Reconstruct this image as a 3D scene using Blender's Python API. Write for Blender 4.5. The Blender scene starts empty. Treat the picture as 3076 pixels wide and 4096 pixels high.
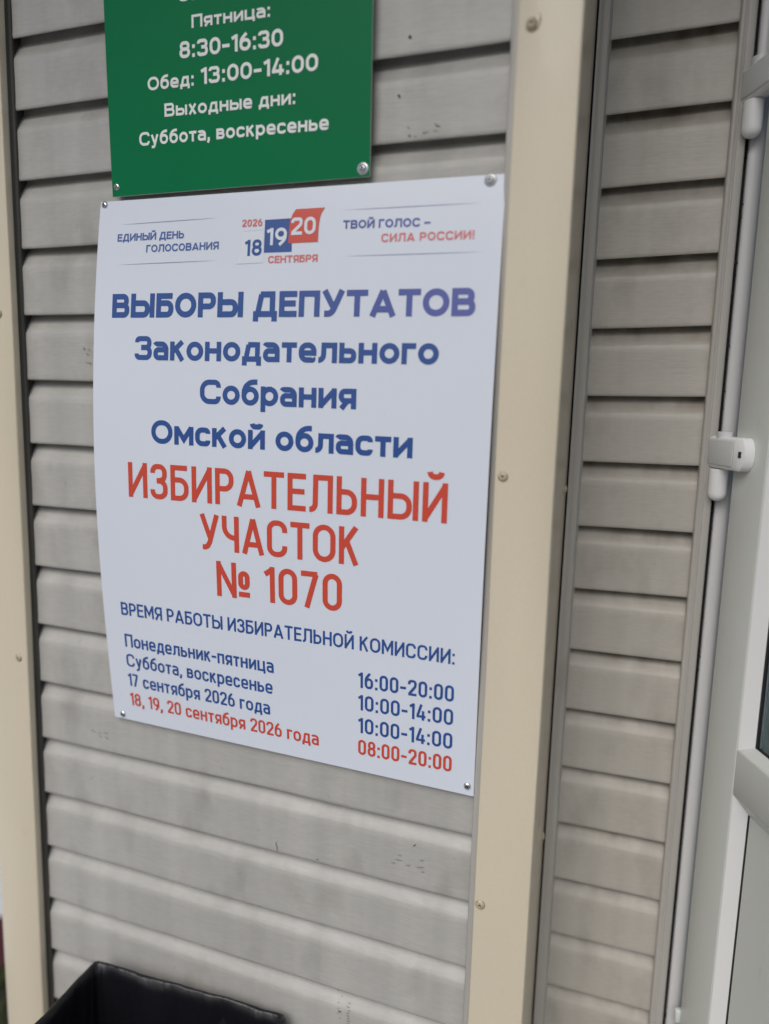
import bpy, bmesh, math, random
from mathutils import Vector, Matrix
random.seed(7)
S = bpy.context.scene
COL = S.collection

# ------------------------------------------------------------------ camera
CAM = Vector((0.92514, -0.90916, -0.52236))
RGT = Vector((0.93854268, 0.34404677, 0.02773897))
UPV = Vector((-0.07608713, 0.12783353, 0.98887276))
FWD = Vector((-0.33667251, 0.93020987, -0.14615475))
cd = bpy.data.cameras.new('camera'); cam = bpy.data.objects.new('camera', cd); COL.objects.link(cam)
cd.sensor_fit = 'VERTICAL'; cd.sensor_height = 36.0; cd.sensor_width = 27.03
cd.lens = 36.0 * 2919.42 / 4096.0
m3 = Matrix((RGT, UPV, -FWD)).transposed()
cam.matrix_world = Matrix.Translation(CAM) @ m3.to_4x4()
cd.clip_start = 0.02; cd.clip_end = 500
cd.dof.use_dof = True; cd.dof.focus_distance = 1.03; cd.dof.aperture_fstop = 1.2
S.camera = cam

# ------------------------------------------------------------------ world, sun, exposure
SUN_EL, SUN_AZ = math.radians(47), math.radians(188)     # azimuth clockwise from +Y (light from behind the camera)
w = bpy.data.worlds.new('World'); S.world = w; w.use_nodes = True
nt = w.node_tree; bg = nt.nodes['Background']
sky = nt.nodes.new('ShaderNodeTexSky'); sky.sky_type = 'NISHITA'; sky.sun_disc = False
sky.sun_elevation = SUN_EL; sky.sun_rotation = SUN_AZ
sky.air_density = 1.0; sky.dust_density = 3.0; sky.ozone_density = 1.0
nt.links.new(sky.outputs[0], bg.inputs[0]); bg.inputs[1].default_value = 0.08
sl = bpy.data.lights.new('sun', 'SUN'); sun = bpy.data.objects.new('sun', sl); COL.objects.link(sun)
sl.energy = 1.5; sl.angle = math.radians(50); sl.color = (1.0, 0.985, 0.955)
sd = Vector((math.sin(SUN_AZ) * math.cos(SUN_EL), math.cos(SUN_AZ) * math.cos(SUN_EL), math.sin(SUN_EL)))
sun.rotation_euler = sd.to_track_quat('Z', 'Y').to_euler()
S.view_settings.view_transform = 'Standard'; S.view_settings.look = 'None'
S.view_settings.exposure = 0.17; S.view_settings.gamma = 1.0
S.view_settings.use_curve_mapping = False

# ------------------------------------------------------------------ material helpers
def mat(name, col, rough=0.5, noise=None, bump=None, metal=0.0, spec=0.5, dirt=None, coat=0.0, speck=None):
    """noise=(scale xyz, amount); dirt=(colour, scale xyz, lo, hi, amount); bump=(scale xyz, strength, distance)"""
    m = bpy.data.materials.new(name); m.use_nodes = True
    n = m.node_tree.nodes; l = m.node_tree.links; b = n['Principled BSDF']
    b.inputs['Roughness'].default_value = rough; b.inputs['Metallic'].default_value = metal
    b.inputs['Specular IOR Level'].default_value = spec; b.inputs['Coat Weight'].default_value = coat
    geo = n.new('ShaderNodeNewGeometry')
    def tex(sc, detail=4, off=0.0):
        mp = n.new('ShaderNodeMapping'); mp.inputs['Scale'].default_value = sc
        mp.inputs['Location'].default_value = (off, off * .7, off * 1.3)
        l.new(geo.outputs['Position'], mp.inputs['Vector'])
        t = n.new('ShaderNodeTexNoise'); t.inputs['Scale'].default_value = 1.0; t.inputs['Detail'].default_value = detail
        l.new(mp.outputs[0], t.inputs['Vector']); return t.outputs['Fac']
    cur = None
    rgb = n.new('ShaderNodeRGB'); rgb.outputs[0].default_value = (*col, 1); cur = rgb.outputs[0]
    if noise:
        for k, (sc, am) in enumerate(noise):
            f = tex(sc, 5, 3.1 * k)
            mr = n.new('ShaderNodeMapRange'); mr.inputs[1].default_value = 0.3; mr.inputs[2].default_value = 0.7
            mr.inputs[3].default_value = 1 - am; mr.inputs[4].default_value = 1 + am * .6
            l.new(f, mr.inputs[0])
            mx = n.new('ShaderNodeVectorMath'); mx.operation = 'SCALE'
            l.new(cur, mx.inputs[0]); l.new(mr.outputs[0], mx.inputs['Scale']); cur = mx.outputs[0]
    if dirt:
        for k, (dc, sc, lo, hi, am) in enumerate(dirt):
            f = tex(sc, 6, 11.7 + 5 * k)
            mr = n.new('ShaderNodeMapRange'); mr.inputs[1].default_value = lo; mr.inputs[2].default_value = hi
            mr.inputs[3].default_value = 0; mr.inputs[4].default_value = am
            l.new(f, mr.inputs[0])
            mx = n.new('ShaderNodeMix'); mx.data_type = 'RGBA'
            l.new(mr.outputs[0], mx.inputs[0]); l.new(cur, mx.inputs[6]); mx.inputs[7].default_value = (*dc, 1)
            cur = mx.outputs[2]
    l.new(cur, b.inputs['Base Color'])
    if bump:
        h = None
        for sc, st in bump:
            f = tex(sc, 4, 1.0)
            bp = n.new('ShaderNodeBump'); bp.inputs['Strength'].default_value = 1.0; bp.inputs['Distance'].default_value = st
            l.new(f, bp.inputs['Height'])
            if h: l.new(h, bp.inputs['Normal'])
            h = bp.outputs[0]
        l.new(h, b.inputs['Normal'])
    return m

# vinyl siding: grey with faint embossed wood grain, wash-down streaks and grime under each lip
def siding_mat(name, col, grime_col, grime, streak=1.0):
    m = mat(name, col, 0.42,
            noise=[((3.5, 3.5, 1.2), 0.05), ((26, 4, 1.0), 0.09 * streak), ((60, 30, 300), 0.055)],
            dirt=[((0.16, 0.145, 0.125), (16, 8, 9), 0.54, 0.80, 0.38), ((0.12, 0.12, 0.12), (70, 20, 60), 0.70, 0.80, 0.35)],
            bump=[((22, 22, 420), 0.00022), ((5, 5, 9), 0.0014)])
    n = m.node_tree.nodes; l = m.node_tree.links; b = n['Principled BSDF']
    src = b.inputs['Base Color'].links[0].from_socket
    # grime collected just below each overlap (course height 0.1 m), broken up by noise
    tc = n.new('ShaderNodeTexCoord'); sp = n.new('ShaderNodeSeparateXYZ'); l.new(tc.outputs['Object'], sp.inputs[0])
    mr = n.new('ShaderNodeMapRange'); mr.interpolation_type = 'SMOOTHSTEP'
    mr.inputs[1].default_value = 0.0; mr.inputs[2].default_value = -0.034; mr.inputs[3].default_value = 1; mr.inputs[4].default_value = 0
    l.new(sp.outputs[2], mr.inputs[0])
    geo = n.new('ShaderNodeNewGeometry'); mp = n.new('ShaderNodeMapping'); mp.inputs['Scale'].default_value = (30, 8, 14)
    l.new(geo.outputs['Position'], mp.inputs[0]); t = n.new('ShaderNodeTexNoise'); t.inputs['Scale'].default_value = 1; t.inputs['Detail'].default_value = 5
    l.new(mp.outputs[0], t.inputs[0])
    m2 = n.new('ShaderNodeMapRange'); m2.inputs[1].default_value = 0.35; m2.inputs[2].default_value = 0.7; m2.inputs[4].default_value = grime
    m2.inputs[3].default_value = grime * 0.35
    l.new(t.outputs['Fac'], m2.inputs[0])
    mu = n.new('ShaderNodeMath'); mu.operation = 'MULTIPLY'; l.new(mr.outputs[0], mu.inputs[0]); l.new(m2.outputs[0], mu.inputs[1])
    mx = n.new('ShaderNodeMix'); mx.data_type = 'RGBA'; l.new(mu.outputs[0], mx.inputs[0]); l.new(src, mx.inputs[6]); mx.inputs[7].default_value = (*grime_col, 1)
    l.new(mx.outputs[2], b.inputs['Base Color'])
    return m

M = {}
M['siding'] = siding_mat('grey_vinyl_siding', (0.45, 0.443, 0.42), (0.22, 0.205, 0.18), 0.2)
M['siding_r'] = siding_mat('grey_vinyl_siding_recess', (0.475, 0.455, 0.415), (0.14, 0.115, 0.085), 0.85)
M['vinyl_trim'] = mat('grey_vinyl_trim', (0.44, 0.428, 0.40), 0.4, noise=[((8, 8, 3), 0.06), ((120, 40, 2), 0.07)], dirt=[((0.13, 0.11, 0.1), (25, 25, 6), 0.6, 0.8, 0.4)])
M['vinyl_shaded'] = mat("shaded_vinyl_trim", (0.36, 0.355, 0.34), 0.45, noise=[((8, 8, 3), 0.1), ((150, 40, 2), 0.12)])  # darker vinyl copy: shade of the left strip put into the colour
M['groove_shade'] = mat('shade_dark_channel', (0.055, 0.053, 0.046), 0.6, noise=[((20, 20, 6), 0.3)])  # near-black tone carries the shade inside the left channel groove
M['cream'] = mat('cream_painted_metal', (0.67, 0.60, 0.465), 0.33, noise=[((6, 6, 2.0), 0.035), ((200, 200, 200), 0.02)],
                 dirt=[((0.36, 0.30, 0.22), (22, 22, 14), 0.66, 0.85, 0.25), ((0.25, 0.2, 0.15), (150, 150, 110), 0.74, 0.80, 0.4)],
                 bump=[((9, 9, 5), 0.0008)], coat=0.15)
M['cream_side'] = mat('cream_metal_shaded_dusty_side', (0.62, 0.52, 0.39), 0.28, noise=[((10, 10, 4), 0.08)],
                 dirt=[((0.14, 0.12, 0.1), (40, 12, 26), 0.58, 0.78, 0.4)], coat=0.25)  # browner base holds the shade of the side faces; dirt patches are random
M['plate'] = mat('white_composite_sheet', (0.71, 0.765, 0.865), 0.26, noise=[((4, 4, 3), 0.012)], bump=[((5, 5, 4), 0.0004)],
                 dirt=[((0.45, 0.45, 0.45), (160, 160, 160), 0.755, 0.79, 0.5)])
M['plate_edge'] = mat('pale_sheet_edge', (0.6, 0.6, 0.58), 0.5)
M['green'] = mat('green_sign_sheet', (0.001, 0.18, 0.066), 0.4, spec=0.1, noise=[((5, 5, 4), 0.05)], bump=[((6, 6, 5), 0.0005)])
M['white_print'] = mat('white_vinyl_print', (0.84, 0.86, 0.86), 0.4)
M['blue_print'] = mat('blue_print', (0.026, 0.085, 0.31), 0.25)
M['blue_soft'] = mat('soft_blue_print', (0.08, 0.14, 0.38), 0.25)
def sheen_shift(name, ca, cb, x0, x1):
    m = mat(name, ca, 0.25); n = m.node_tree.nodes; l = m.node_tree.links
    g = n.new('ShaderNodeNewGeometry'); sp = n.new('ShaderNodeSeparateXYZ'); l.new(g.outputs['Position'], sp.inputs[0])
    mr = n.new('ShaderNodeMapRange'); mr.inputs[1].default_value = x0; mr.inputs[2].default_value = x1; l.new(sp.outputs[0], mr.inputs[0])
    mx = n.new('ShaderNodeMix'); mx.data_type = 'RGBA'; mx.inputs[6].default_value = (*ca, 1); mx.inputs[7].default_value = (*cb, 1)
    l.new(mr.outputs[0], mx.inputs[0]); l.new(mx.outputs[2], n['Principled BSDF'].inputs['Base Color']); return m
M['blue_sheen'] = sheen_shift('blue_print_sheen', (0.026, 0.085, 0.31), (0.105, 0.125, 0.40), .42, .70)  # violet end imitates sheen towards the sheet's upper right, put into the ink colour
M['red_print'] = mat('red_print', (0.62, 0.075, 0.045), 0.25)
M['red_soft'] = mat('soft_red_print', (0.68, 0.17, 0.16), 0.25)
M['line_print'] = mat('faint_blue_line', (0.30, 0.36, 0.5), 0.25)
M['page_print'] = mat('pale_page_outline', (0.56, 0.6, 0.66), 0.25)
M['page_fill'] = mat('pale_page_fill', (0.72, 0.77, 0.85), 0.28)
M['steel'] = mat('zinc_screw', (0.72, 0.73, 0.745), 0.24, metal=1.0, bump=[((400, 400, 400), 0.0003)])
M['steel_dark'] = mat('screw_recess', (0.05, 0.05, 0.05), 0.6)
M['washer'] = mat('pale_washer', (0.62, 0.64, 0.66), 0.28, metal=0.6)
M['cream_screw'] = mat('cream_screw', (0.50, 0.43, 0.31), 0.4, dirt=[((0.16, 0.09, 0.04), (300, 300, 300), 0.5, 0.65, 0.7)])
M['pvc'] = mat('white_pvc', (0.62, 0.65, 0.63), 0.3, noise=[((8, 8, 3), 0.02)], dirt=[((0.3, 0.33, 0.3), (60, 60, 18), 0.66, 0.8, 0.2)])
M['pvc_frame'] = mat('white_pvc_frame', (0.63, 0.635, 0.645), 0.3, noise=[((8, 8, 3), 0.03)])
M['pvc_lit'] = mat('white_pvc_bead_lit', (0.80, 0.81, 0.82), 0.25)  # brighter copy for the upright beads, their sky light put into the colour
M['hinge'] = mat('white_hinge_cap', (0.82, 0.83, 0.84), 0.25)
M['hinge_body'] = mat('grey_white_hinge_body', (0.62, 0.65, 0.66), 0.3)
M['rubber'] = mat('black_rubber_gasket', (0.012, 0.014, 0.015), 0.5)
M['foam'] = mat('dark_joint', (0.03, 0.028, 0.03), 0.9)
M['bag'] = mat('black_bag', (0.008, 0.008, 0.011), 0.3, bump=[((14, 14, 5), 0.008), ((60, 60, 20), 0.0012)])
M['bin'] = mat('black_bin_plastic', (0.012, 0.012, 0.014), 0.45)
M['core'] = mat('wall_sheathing', (0.05, 0.045, 0.04), 0.9)
M['ground'] = mat('concrete_path', (0.20, 0.20, 0.195), 0.9, noise=[((2, 2, 2), 0.1), ((30, 30, 30), 0.1)], bump=[((60, 60, 60), 0.002)])
M['path'] = mat('pale_paving', (0.72, 0.73, 0.74), 0.8, noise=[((3, 3, 3), 0.06)])
M['kerb'] = mat('dark_red_kerb', (0.07, 0.012, 0.014), 0.6, noise=[((20, 20, 20), 0.2)])
M['grass'] = mat('grass_blades', (0.06, 0.09, 0.025), 0.7, noise=[((20, 20, 20), 0.3)])
M['soil'] = mat('bare_soil', (0.06, 0.05, 0.035), 0.95, noise=[((20, 20, 20), 0.2)])
M['roof'] = mat('porch_soffit_panel', (0.28, 0.24, 0.19), 0.6)
M['dark'] = mat('dark_scuff', (0.05, 0.05, 0.055), 0.6)
M['scuff'] = mat('grey_scuff', (0.235, 0.23, 0.225), 0.6)
gm = bpy.data.materials.new('window_glass'); gm.use_nodes = True
gb = gm.node_tree.nodes['Principled BSDF']
gb.inputs['Base Color'].default_value = (0.75, 0.85, 0.83, 1); gb.inputs['Transmission Weight'].default_value = 1.0
gb.inputs['Roughness'].default_value = 0.02; gb.inputs['IOR'].default_value = 1.5
M['glass'] = gm

# ------------------------------------------------------------------ mesh helpers
def link(name, me, m=None, parent=None, loc=None):
    o = bpy.data.objects.new(name, me); COL.objects.link(o)
    if m is not None and me is not None and not me.materials: me.materials.append(m)
    if parent: o.parent = parent
    if loc is not None: o.location = loc
    return o
def tag(o, label=None, cat=None, group=None, kind=None):
    if label: o['label'] = label
    if cat: o['category'] = cat
    if group: o['group'] = group
    if kind: o['kind'] = kind
    return o
def empty(name, loc, rz=0.0):
    o = bpy.data.objects.new(name, None); COL.objects.link(o); o.location = loc; o.rotation_euler = (0, 0, rz)
    o.empty_display_size = 0.05
    return o
def mesh(name, verts, faces, smooth=False):
    me = bpy.data.meshes.new(name); me.from_pydata([tuple(v) for v in verts], [], faces); me.update()
    if smooth:
        for p in me.polygons: p.use_smooth = True
    return me
def box_me(name, a, b, bevel=0.0, seg=2):
    bm = bmesh.new(); bmesh.ops.create_cube(bm, size=1)
    for v in bm.verts:
        v.co = Vector([(a[i] + b[i]) / 2 + v.co[i] * (b[i] - a[i]) for i in range(3)])
    if bevel: bmesh.ops.bevel(bm, geom=bm.edges[:], offset=bevel, segments=seg, profile=0.5, affect='EDGES')
    me = bpy.data.meshes.new(name); bm.normal_update(); bm.to_mesh(me); bm.free()
    if bevel:
        for p in me.polygons: p.use_smooth = True
    return me
def prism_z(name, prof, z0, z1, smooth=False, shear=None):
    """closed polygon prof [(x,y)] counter-clockwise extruded along z"""
    n = len(prof); v = [(x, y, z0) for x, y in prof] + [(x, y, z1) for x, y in prof]
    f = [(i, (i + 1) % n, n + (i + 1) % n, n + i) for i in range(n)] + [tuple(range(n))[::-1], tuple(range(n, 2 * n))]
    me = mesh(name, v, f); bm = bmesh.new(); bm.from_mesh(me); bmesh.ops.recalc_face_normals(bm, faces=bm.faces[:]); bm.to_mesh(me); bm.free()
    if smooth:
        for p in me.polygons: p.use_smooth = True
        me.set_sharp_from_angle(angle=math.radians(50))
    return me

# ------------------------------------------------------------------ siding
PITCH = 0.1
GZ = -2.10            # ground level
def board_mesh(name, x0, x1, tilt=0.0, dent=0.0):
    """one course, local z 0 (under the lip above) down to -0.1; front of the lip at local y 0"""
    prof = [(0.0195, 0.0136), (0.0195, 0.004), (0.0184, -0.001), (0.0150, -0.006), (0.0097, -0.0135), (0.0045, -0.021), (0.0015, -0.0255), (0.0003, -0.0285),
            (0.0000, -0.037), (0.0004, -0.06), (0.0002, -0.085), (-0.0003, -0.0955), (0.0000, -0.0985), (0.0008, -0.1), (0.0020, -0.1003), (0.0030, -0.0985), (0.0034, -0.0900), (0.0040, -0.0870), (0.0185, -0.0862)]
    nx = max(2, int((x1 - x0) / 0.03))
    v = []; f = []
    for i in range(nx + 1):
        x = x0 + (x1 - x0) * i / nx
        wv = math.sin(x * 11 + dent) * 0.0006 + math.sin(x * 29 + dent * 2.3) * 0.00025
        dz = tilt * (x - 0.9)
        for k, (y, z) in enumerate(prof):
            v.append((x, y + wv * (1 if 2 < k < 14 else 0.3), z + dz + 0.0004 * math.sin(x * 17 + dent * 3) * (1 if k > 10 else 0)))
    n = len(prof)
    for i in range(nx):
        for k in range(n - 1):
            a = i * n + k; f.append((a, a + 1, a + n + 1, a + n))
    me = mesh(name, v, f, True); me.set_sharp_from_angle(angle=math.radians(48))
    return me

def siding(parent, x0, x1, ytop, y, m, i0, i1, tilt=0.0, seed=0.0):
    for i in range(i0, i1):
        me = board_mesh('siding_board', x0, x1, tilt, seed + i * 1.7)
        link('siding_board', me, m, parent, (0, y, -i * PITCH + ytop))

wall = tag(empty('siding_wall', (0, 0, 0)), 'light grey horizontal vinyl siding wall behind the two signs', 'wall')
link('wall_core', box_me('wall_core', (-0.085, 0.031, GZ), (0.795, 0.235, 0.745)), M['core'], wall)
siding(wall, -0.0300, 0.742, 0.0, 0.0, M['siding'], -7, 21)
# channel strips either side of the siding (folded vinyl, hooked lip)
def jprof(xa, xb, yf, yb, lip, side):
    r = 0.0015
    return [(xa, yb), (xa, yf + r), (xa + r * .4, yf + r * .3), (xa + r, yf), (xb - r, yf), (xb - r * .4, yf + r * .3), (xb, yf + r), (xb, yb)]
link('edge_channel', prism_z('edge_channel', [(-0.0235, 0.028), (-0.0235, -0.0085), (-0.0230, -0.0100), (-0.0218, -0.0107), (-0.0200, -0.0107), (-0.0190, -0.0100), (-0.0186, -0.0085), (-0.0186, 0.028)], GZ, 0.745, True), M['vinyl_shaded'], wall)
link('channel_groove', prism_z('channel_groove', [(-0.0185, 0.028), (-0.0183, -0.0078), (-0.0178, -0.0070), (-0.0172, -0.0030), (-0.0160, -0.0022), (-0.0125, -0.0022), (-0.0120, -0.0015), (-0.0122, 0.0020), (-0.0160, 0.0025), (-0.0165, 0.028)], GZ, 0.745, True), M['groove_shade'], wall)
link('channel_groove', box_me('channel_groove', (-0.085, 0.004, GZ), (-0.0240, 0.028, 0.745)), M['groove_shade'], wall)
link('edge_channel', prism_z('edge_channel', [(0.7465, 0.03), (0.7465, -0.0105), (0.7395, -0.0105), (0.738, -0.0095), (0.7372, -0.007), (0.7372, -0.0035), (0.739, -0.0035), (0.7395, 0.03)][::-1], GZ, 0.745, True), M['vinyl_trim'], wall)

# scuffs and small damage on the siding (flat marks a hair proud of the boards)
def blob(cx, cz, rx, rz, n=9, j=0.35, rot=0.0):
    pts = []
    for k in range(n):
        a = 2 * math.pi * k / n; r = 1 + random.uniform(-j, j)
        x = rx * r * math.cos(a); z = rz * r * math.sin(a)
        pts.append((cx + x * math.cos(rot) - z * math.sin(rot), cz + x * math.sin(rot) + z * math.cos(rot)))
    return pts
def bprof(z):
    t = (-z) % PITCH
    pr = [(0, 0.0184), (0.006, 0.0150), (0.0135, 0.0097), (0.021, 0.0045), (0.0255, 0.0015), (0.0285, 0.0003), (0.037, 0), (0.1, 0)]
    for (a, ya), (b, yb) in zip(pr, pr[1:]):
        if a <= t <= b: return ya + (yb - ya) * (t - a) / (b - a)
    return 0
def marks(name, polys, m, parent, off=-0.0011):
    v = []; f = []
    for P in polys:
        b = len(v); v += [(x, bprof(z) + off, z) for x, z in P]; f.append(tuple(range(b, b + len(P))))
    return tag(link(name, mesh(name, v, f), m, parent), kind='stuff')
SC = []; DK = []
for k in range(9): SC.append(blob(0.561 + random.uniform(-.0015, .0015), -1.420 - k * 0.0042, 0.0028, 0.0007 + .0002 * random.random()))
for k in range(7): SC.append(blob(0.545 + random.uniform(-.002, .002), -1.400 - k * 0.0075, 0.0018, 0.0006))
for k in range(4): SC.append(blob(0.53 - k * .0035, -1.478 - k * 0.005, 0.0018, 0.0022))
SC += [blob(0.437 + 0.0018 * math.sin(k), -1.186 - k * .0055, 0.0013, 0.0038, j=.2) for k in range(4)]
SC += [blob(0.455, -1.2015, 0.003, 0.0008, rot=.4)]
SC += [blob(0.105 + random.uniform(-.012, .02), -1.064 - random.uniform(0, .016), .0028, .0006, rot=-.3) for k in range(9)]
SC += [blob(0.64 + random.uniform(-.02, .03), -1.152 - random.uniform(0, .02), .0035, .0006, rot=.2) for k in range(9)]
SC += [blob(0.625 + random.uniform(-.012, .03), -0.183 - random.uniform(0, .013), .0022, .0005, rot=-.1) for k in range(10)]
SC += [blob(0.115 + random.uniform(-.015, .015), -0.455 - random.uniform(-.012, .02), .002, .0007, rot=-.8) for k in range(9)]
DK += [blob(0.5515, -1.4985, 0.0075, 0.0016, rot=-.12), blob(0.5385, -1.4962, 0.0022, 0.0018), blob(0.5465, -1.434, .0032, .0009),
       blob(0.655, -1.134, .0026, .0007, rot=.8), blob(0.634, -1.522, .0022, .003, rot=-.5), blob(0.506, -1.194, .002, .0006)]
DK += [blob(0.612, -0.0805, .0022, .0018, n=7, j=.1), blob(0.600, -0.146, .0019, .0015, n=7, j=.1)]
marks('scuff_marks', SC, M['scuff'], wall)
marks('dark_marks', DK, M['dark'], wall)

# ------------------------------------------------------------------ recessed wall by the door
rw = tag(empty('recessed_siding_wall', (0.9, 0.253, 0)), 'narrow recessed panel of grey siding between the cream post and the door', 'wall')
rw.location = (0, 0, 0)
link('wall_core', box_me('wall_core', (0.80, 0.285, GZ), (1.012, 0.40, 0.745)), M['core'], rw)
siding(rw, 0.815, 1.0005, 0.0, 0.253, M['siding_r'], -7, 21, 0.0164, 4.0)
link('edge_channel', prism_z('edge_channel', [(0.8088, 0.284), (0.8088, 0.2405), (0.8095, 0.2395), (0.812, 0.2400), (0.814, 0.2395), (0.823, 0.2395), (0.8248, 0.2405), (0.8255, 0.243), (0.8255, 0.25), (0.827, 0.252), (0.827, 0.284)][::-1], GZ, 0.745, True), M['vinyl_trim'], rw)
link('edge_channel', prism_z('edge_channel', [(0.9925, 0.284), (0.9925, 0.244), (0.9932, 0.2415), (0.995, 0.2402), (0.9985, 0.2402), (0.9995, 0.2412), (1.0015, 0.2412), (1.0025, 0.2400), (1.0105, 0.2400), (1.0122, 0.2408), (1.013, 0.243), (1.013, 0.284)][::-1], GZ, 0.745, True), M['vinyl_trim'], rw)
link('joint_strip', box_me('joint_strip', (1.013, 0.262, GZ), (1.0175, 0.30, 0.745)), M['foam'], rw)
# ragged foam crumbs in the joint
v = []; f = []
for k in range(150):
    z = random.uniform(-1.6, 0.1); s = random.uniform(.0008, .0022); x = random.choice((1.0130, 1.0165)) ; y = random.uniform(.243, .262)
    b = len(v); v += [(x - s, y, z - s), (x + s, y, z - s * .6), (x + s * .4, y, z + s * 1.6), (x, y - s, z)]
    f += [(b, b + 1, b + 3), (b + 1, b + 2, b + 3), (b + 2, b, b + 3), (b, b + 2, b + 1)]
tag(link('foam_crumbs', mesh('foam_crumbs', v, f), M['groove_shade'], rw), kind='stuff')

# ------------------------------------------------------------------ cream corner posts
def screw_mesh(r, head, cross=True):
    bm = bmesh.new(); N = 20; rings = []
    for rr, y in ((1.0, 0.0), (0.98, -0.25), (0.8, -0.62), (0.5, -0.9), (0.24, -1.0), (0.2, -0.55)):
        rings.append([bm.verts.new((r * rr * math.cos(2 * math.pi * k / N), head * y, r * rr * math.sin(2 * math.pi * k / N))) for k in range(N)])
    for a, b in zip(rings, rings[1:]):
        for k in range(N): bm.faces.new((a[k], a[(k + 1) % N], b[(k + 1) % N], b[k]))
    bm.faces.new(rings[-1]); bmesh.ops.recalc_face_normals(bm, faces=bm.faces[:])
    me = bpy.data.meshes.new('screw'); bm.to_mesh(me); bm.free()
    for p in me.polygons: p.use_smooth = True
    return me
SCREW = screw_mesh(0.0052, 0.0028); SCREW.materials.append(M['steel'])
CSCREW = screw_mesh(0.0066, 0.0035); CSCREW.materials.append(M['cream_screw'])
CROSS = mesh('recess', [(-.0026, 0, -.0006), (.0026, 0, -.0006), (.0026, 0, .0006), (-.0026, 0, .0006), (-.0006, -.0001, -.0026), (.0006, -.0001, -.0026), (.0006, -.0001, .0026), (-.0006, -.0001, .0026)], [(0, 1, 2, 3), (4, 5, 6, 7)])
CROSS.materials.append(M['steel_dark'])
wv = []; wf = []
for k in range(24):
    a = 2 * math.pi * k / 24
    for r_, y in ((0.0040, -.0010), (0.0072, -.0010), (0.0079, 0.0)): wv.append((r_ * math.cos(a), y, r_ * math.sin(a)))
for k in range(24):
    a = k * 3; b = ((k + 1) % 24) * 3
    wf += [(a, b, b + 1, a + 1), (a + 1, b + 1, b + 2, a + 2)]
WASH = mesh('washer', wv, wf, True); WASH.materials.append(M['washer'])
def screw(parent, x, y, z, me=SCREW, rx=0.0, rz=0.0, spin=0.3, washer=False):
    s = link('screw', me, None, parent, (x, y - (0.001 if washer else 0), z)); s.rotation_euler = (rx, 0, rz)
    c = link('recess', CROSS, None, s, (0, -0.0031, 0)); c.rotation_euler = (0, spin, 0)
    if washer: link('washer', WASH, None, s, (0, 0.0010, 0))
    return s

def post(x0, x1, y0, y1, xs1, label):
    p = tag(empty('corner_post', (0, 0, 0)), label, 'corner post')
    r = 0.0022; z0, z1 = GZ, 0.745
    # front sheet with rolled edges
    prof = [(x0, y0 + 0.012), (x0, y0 + r), (x0 + r * .3, y0 + r * .3), (x0 + r, y0), (x1 - r, y0), (x1 - r * .3, y0 + r * .3), (x1, y0 + r), (x1, y0 + 0.012)]
    nz = 60; v = []; f = []; n = len(prof)
    for j in range(nz + 1):
        z = z0 + (z1 - z0) * j / nz
        for k, (x, y) in enumerate(prof):
            wx = 0.0005 * math.sin(z * 5 + x0 * 9) + 0.0003 * math.sin(z * 13)
            v.append((x + wx, y + 0.0004 * math.sin(z * 7 + k), z))
    for j in range(nz):
        for k in range(n):
            a = j * n + k; b = j * n + (k + 1) % n; f.append((a, b, b + n, a + n))
    me = mesh('front_sheet', v, f, True); me.set_sharp_from_angle(angle=math.radians(60))
    link('front_sheet', me, M['cream'], p)
    return p
pr = post(0.7470, 0.8200, -0.0220, 0.24, 0.806, 'cream painted metal corner post between the white sign and the recessed siding')
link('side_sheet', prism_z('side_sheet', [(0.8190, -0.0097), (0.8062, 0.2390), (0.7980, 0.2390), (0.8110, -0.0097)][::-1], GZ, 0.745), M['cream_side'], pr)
sm = screw(pr, 0.763, -0.022, -0.096, CSCREW, spin=.5)
screw(pr, 0.757, -0.022, -0.606, CSCREW, spin=.1); screw(pr, 0.756, -0.022, -1.182, CSCREW, spin=.9)
for z in (-0.64, -1.20):
    s = screw(pr, 0.8085, 0.20, z, CSCREW, spin=.4); s.rotation_euler = (0, 0, math.radians(93)); s.location = (0.8084, 0.2, z)
# sealant tail beside the top screw
v = []; f = []
for k in range(9):
    t = k / 8; a = -2.6 + t * 3.4; R_ = 0.0078 + .004 * max(0, t - .6)
    x = 0.7635 + R_ * math.cos(a) + .004 * max(0, t - .7); z = -0.0965 + R_ * math.sin(a) + .012 * max(0, t - .7)
    h_ = .0011 * (1 - abs(2 * t - 1) * .6)
    v += [(x - h_, -0.0222, z), (x, -0.0240, z), (x + h_, -0.0222, z)]
for k in range(8):
    a = k * 3; f += [(a, a + 1, a + 4, a + 3), (a + 1, a + 2, a + 5, a + 4)]
link('sealant_bead', mesh('sealant_bead', v, f, True), M['cream_screw'], pr)

pl = post(-0.1040, -0.0180, -0.0200, 0.24, 0, 'cream painted metal corner post at the left end of the siding')
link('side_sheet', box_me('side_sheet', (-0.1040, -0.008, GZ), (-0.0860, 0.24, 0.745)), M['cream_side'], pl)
screw(pl, -0.036, -0.0200, -0.956, CSCREW, spin=.7); screw(pl, -0.0440, -0.0200, -0.40, CSCREW)

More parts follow.
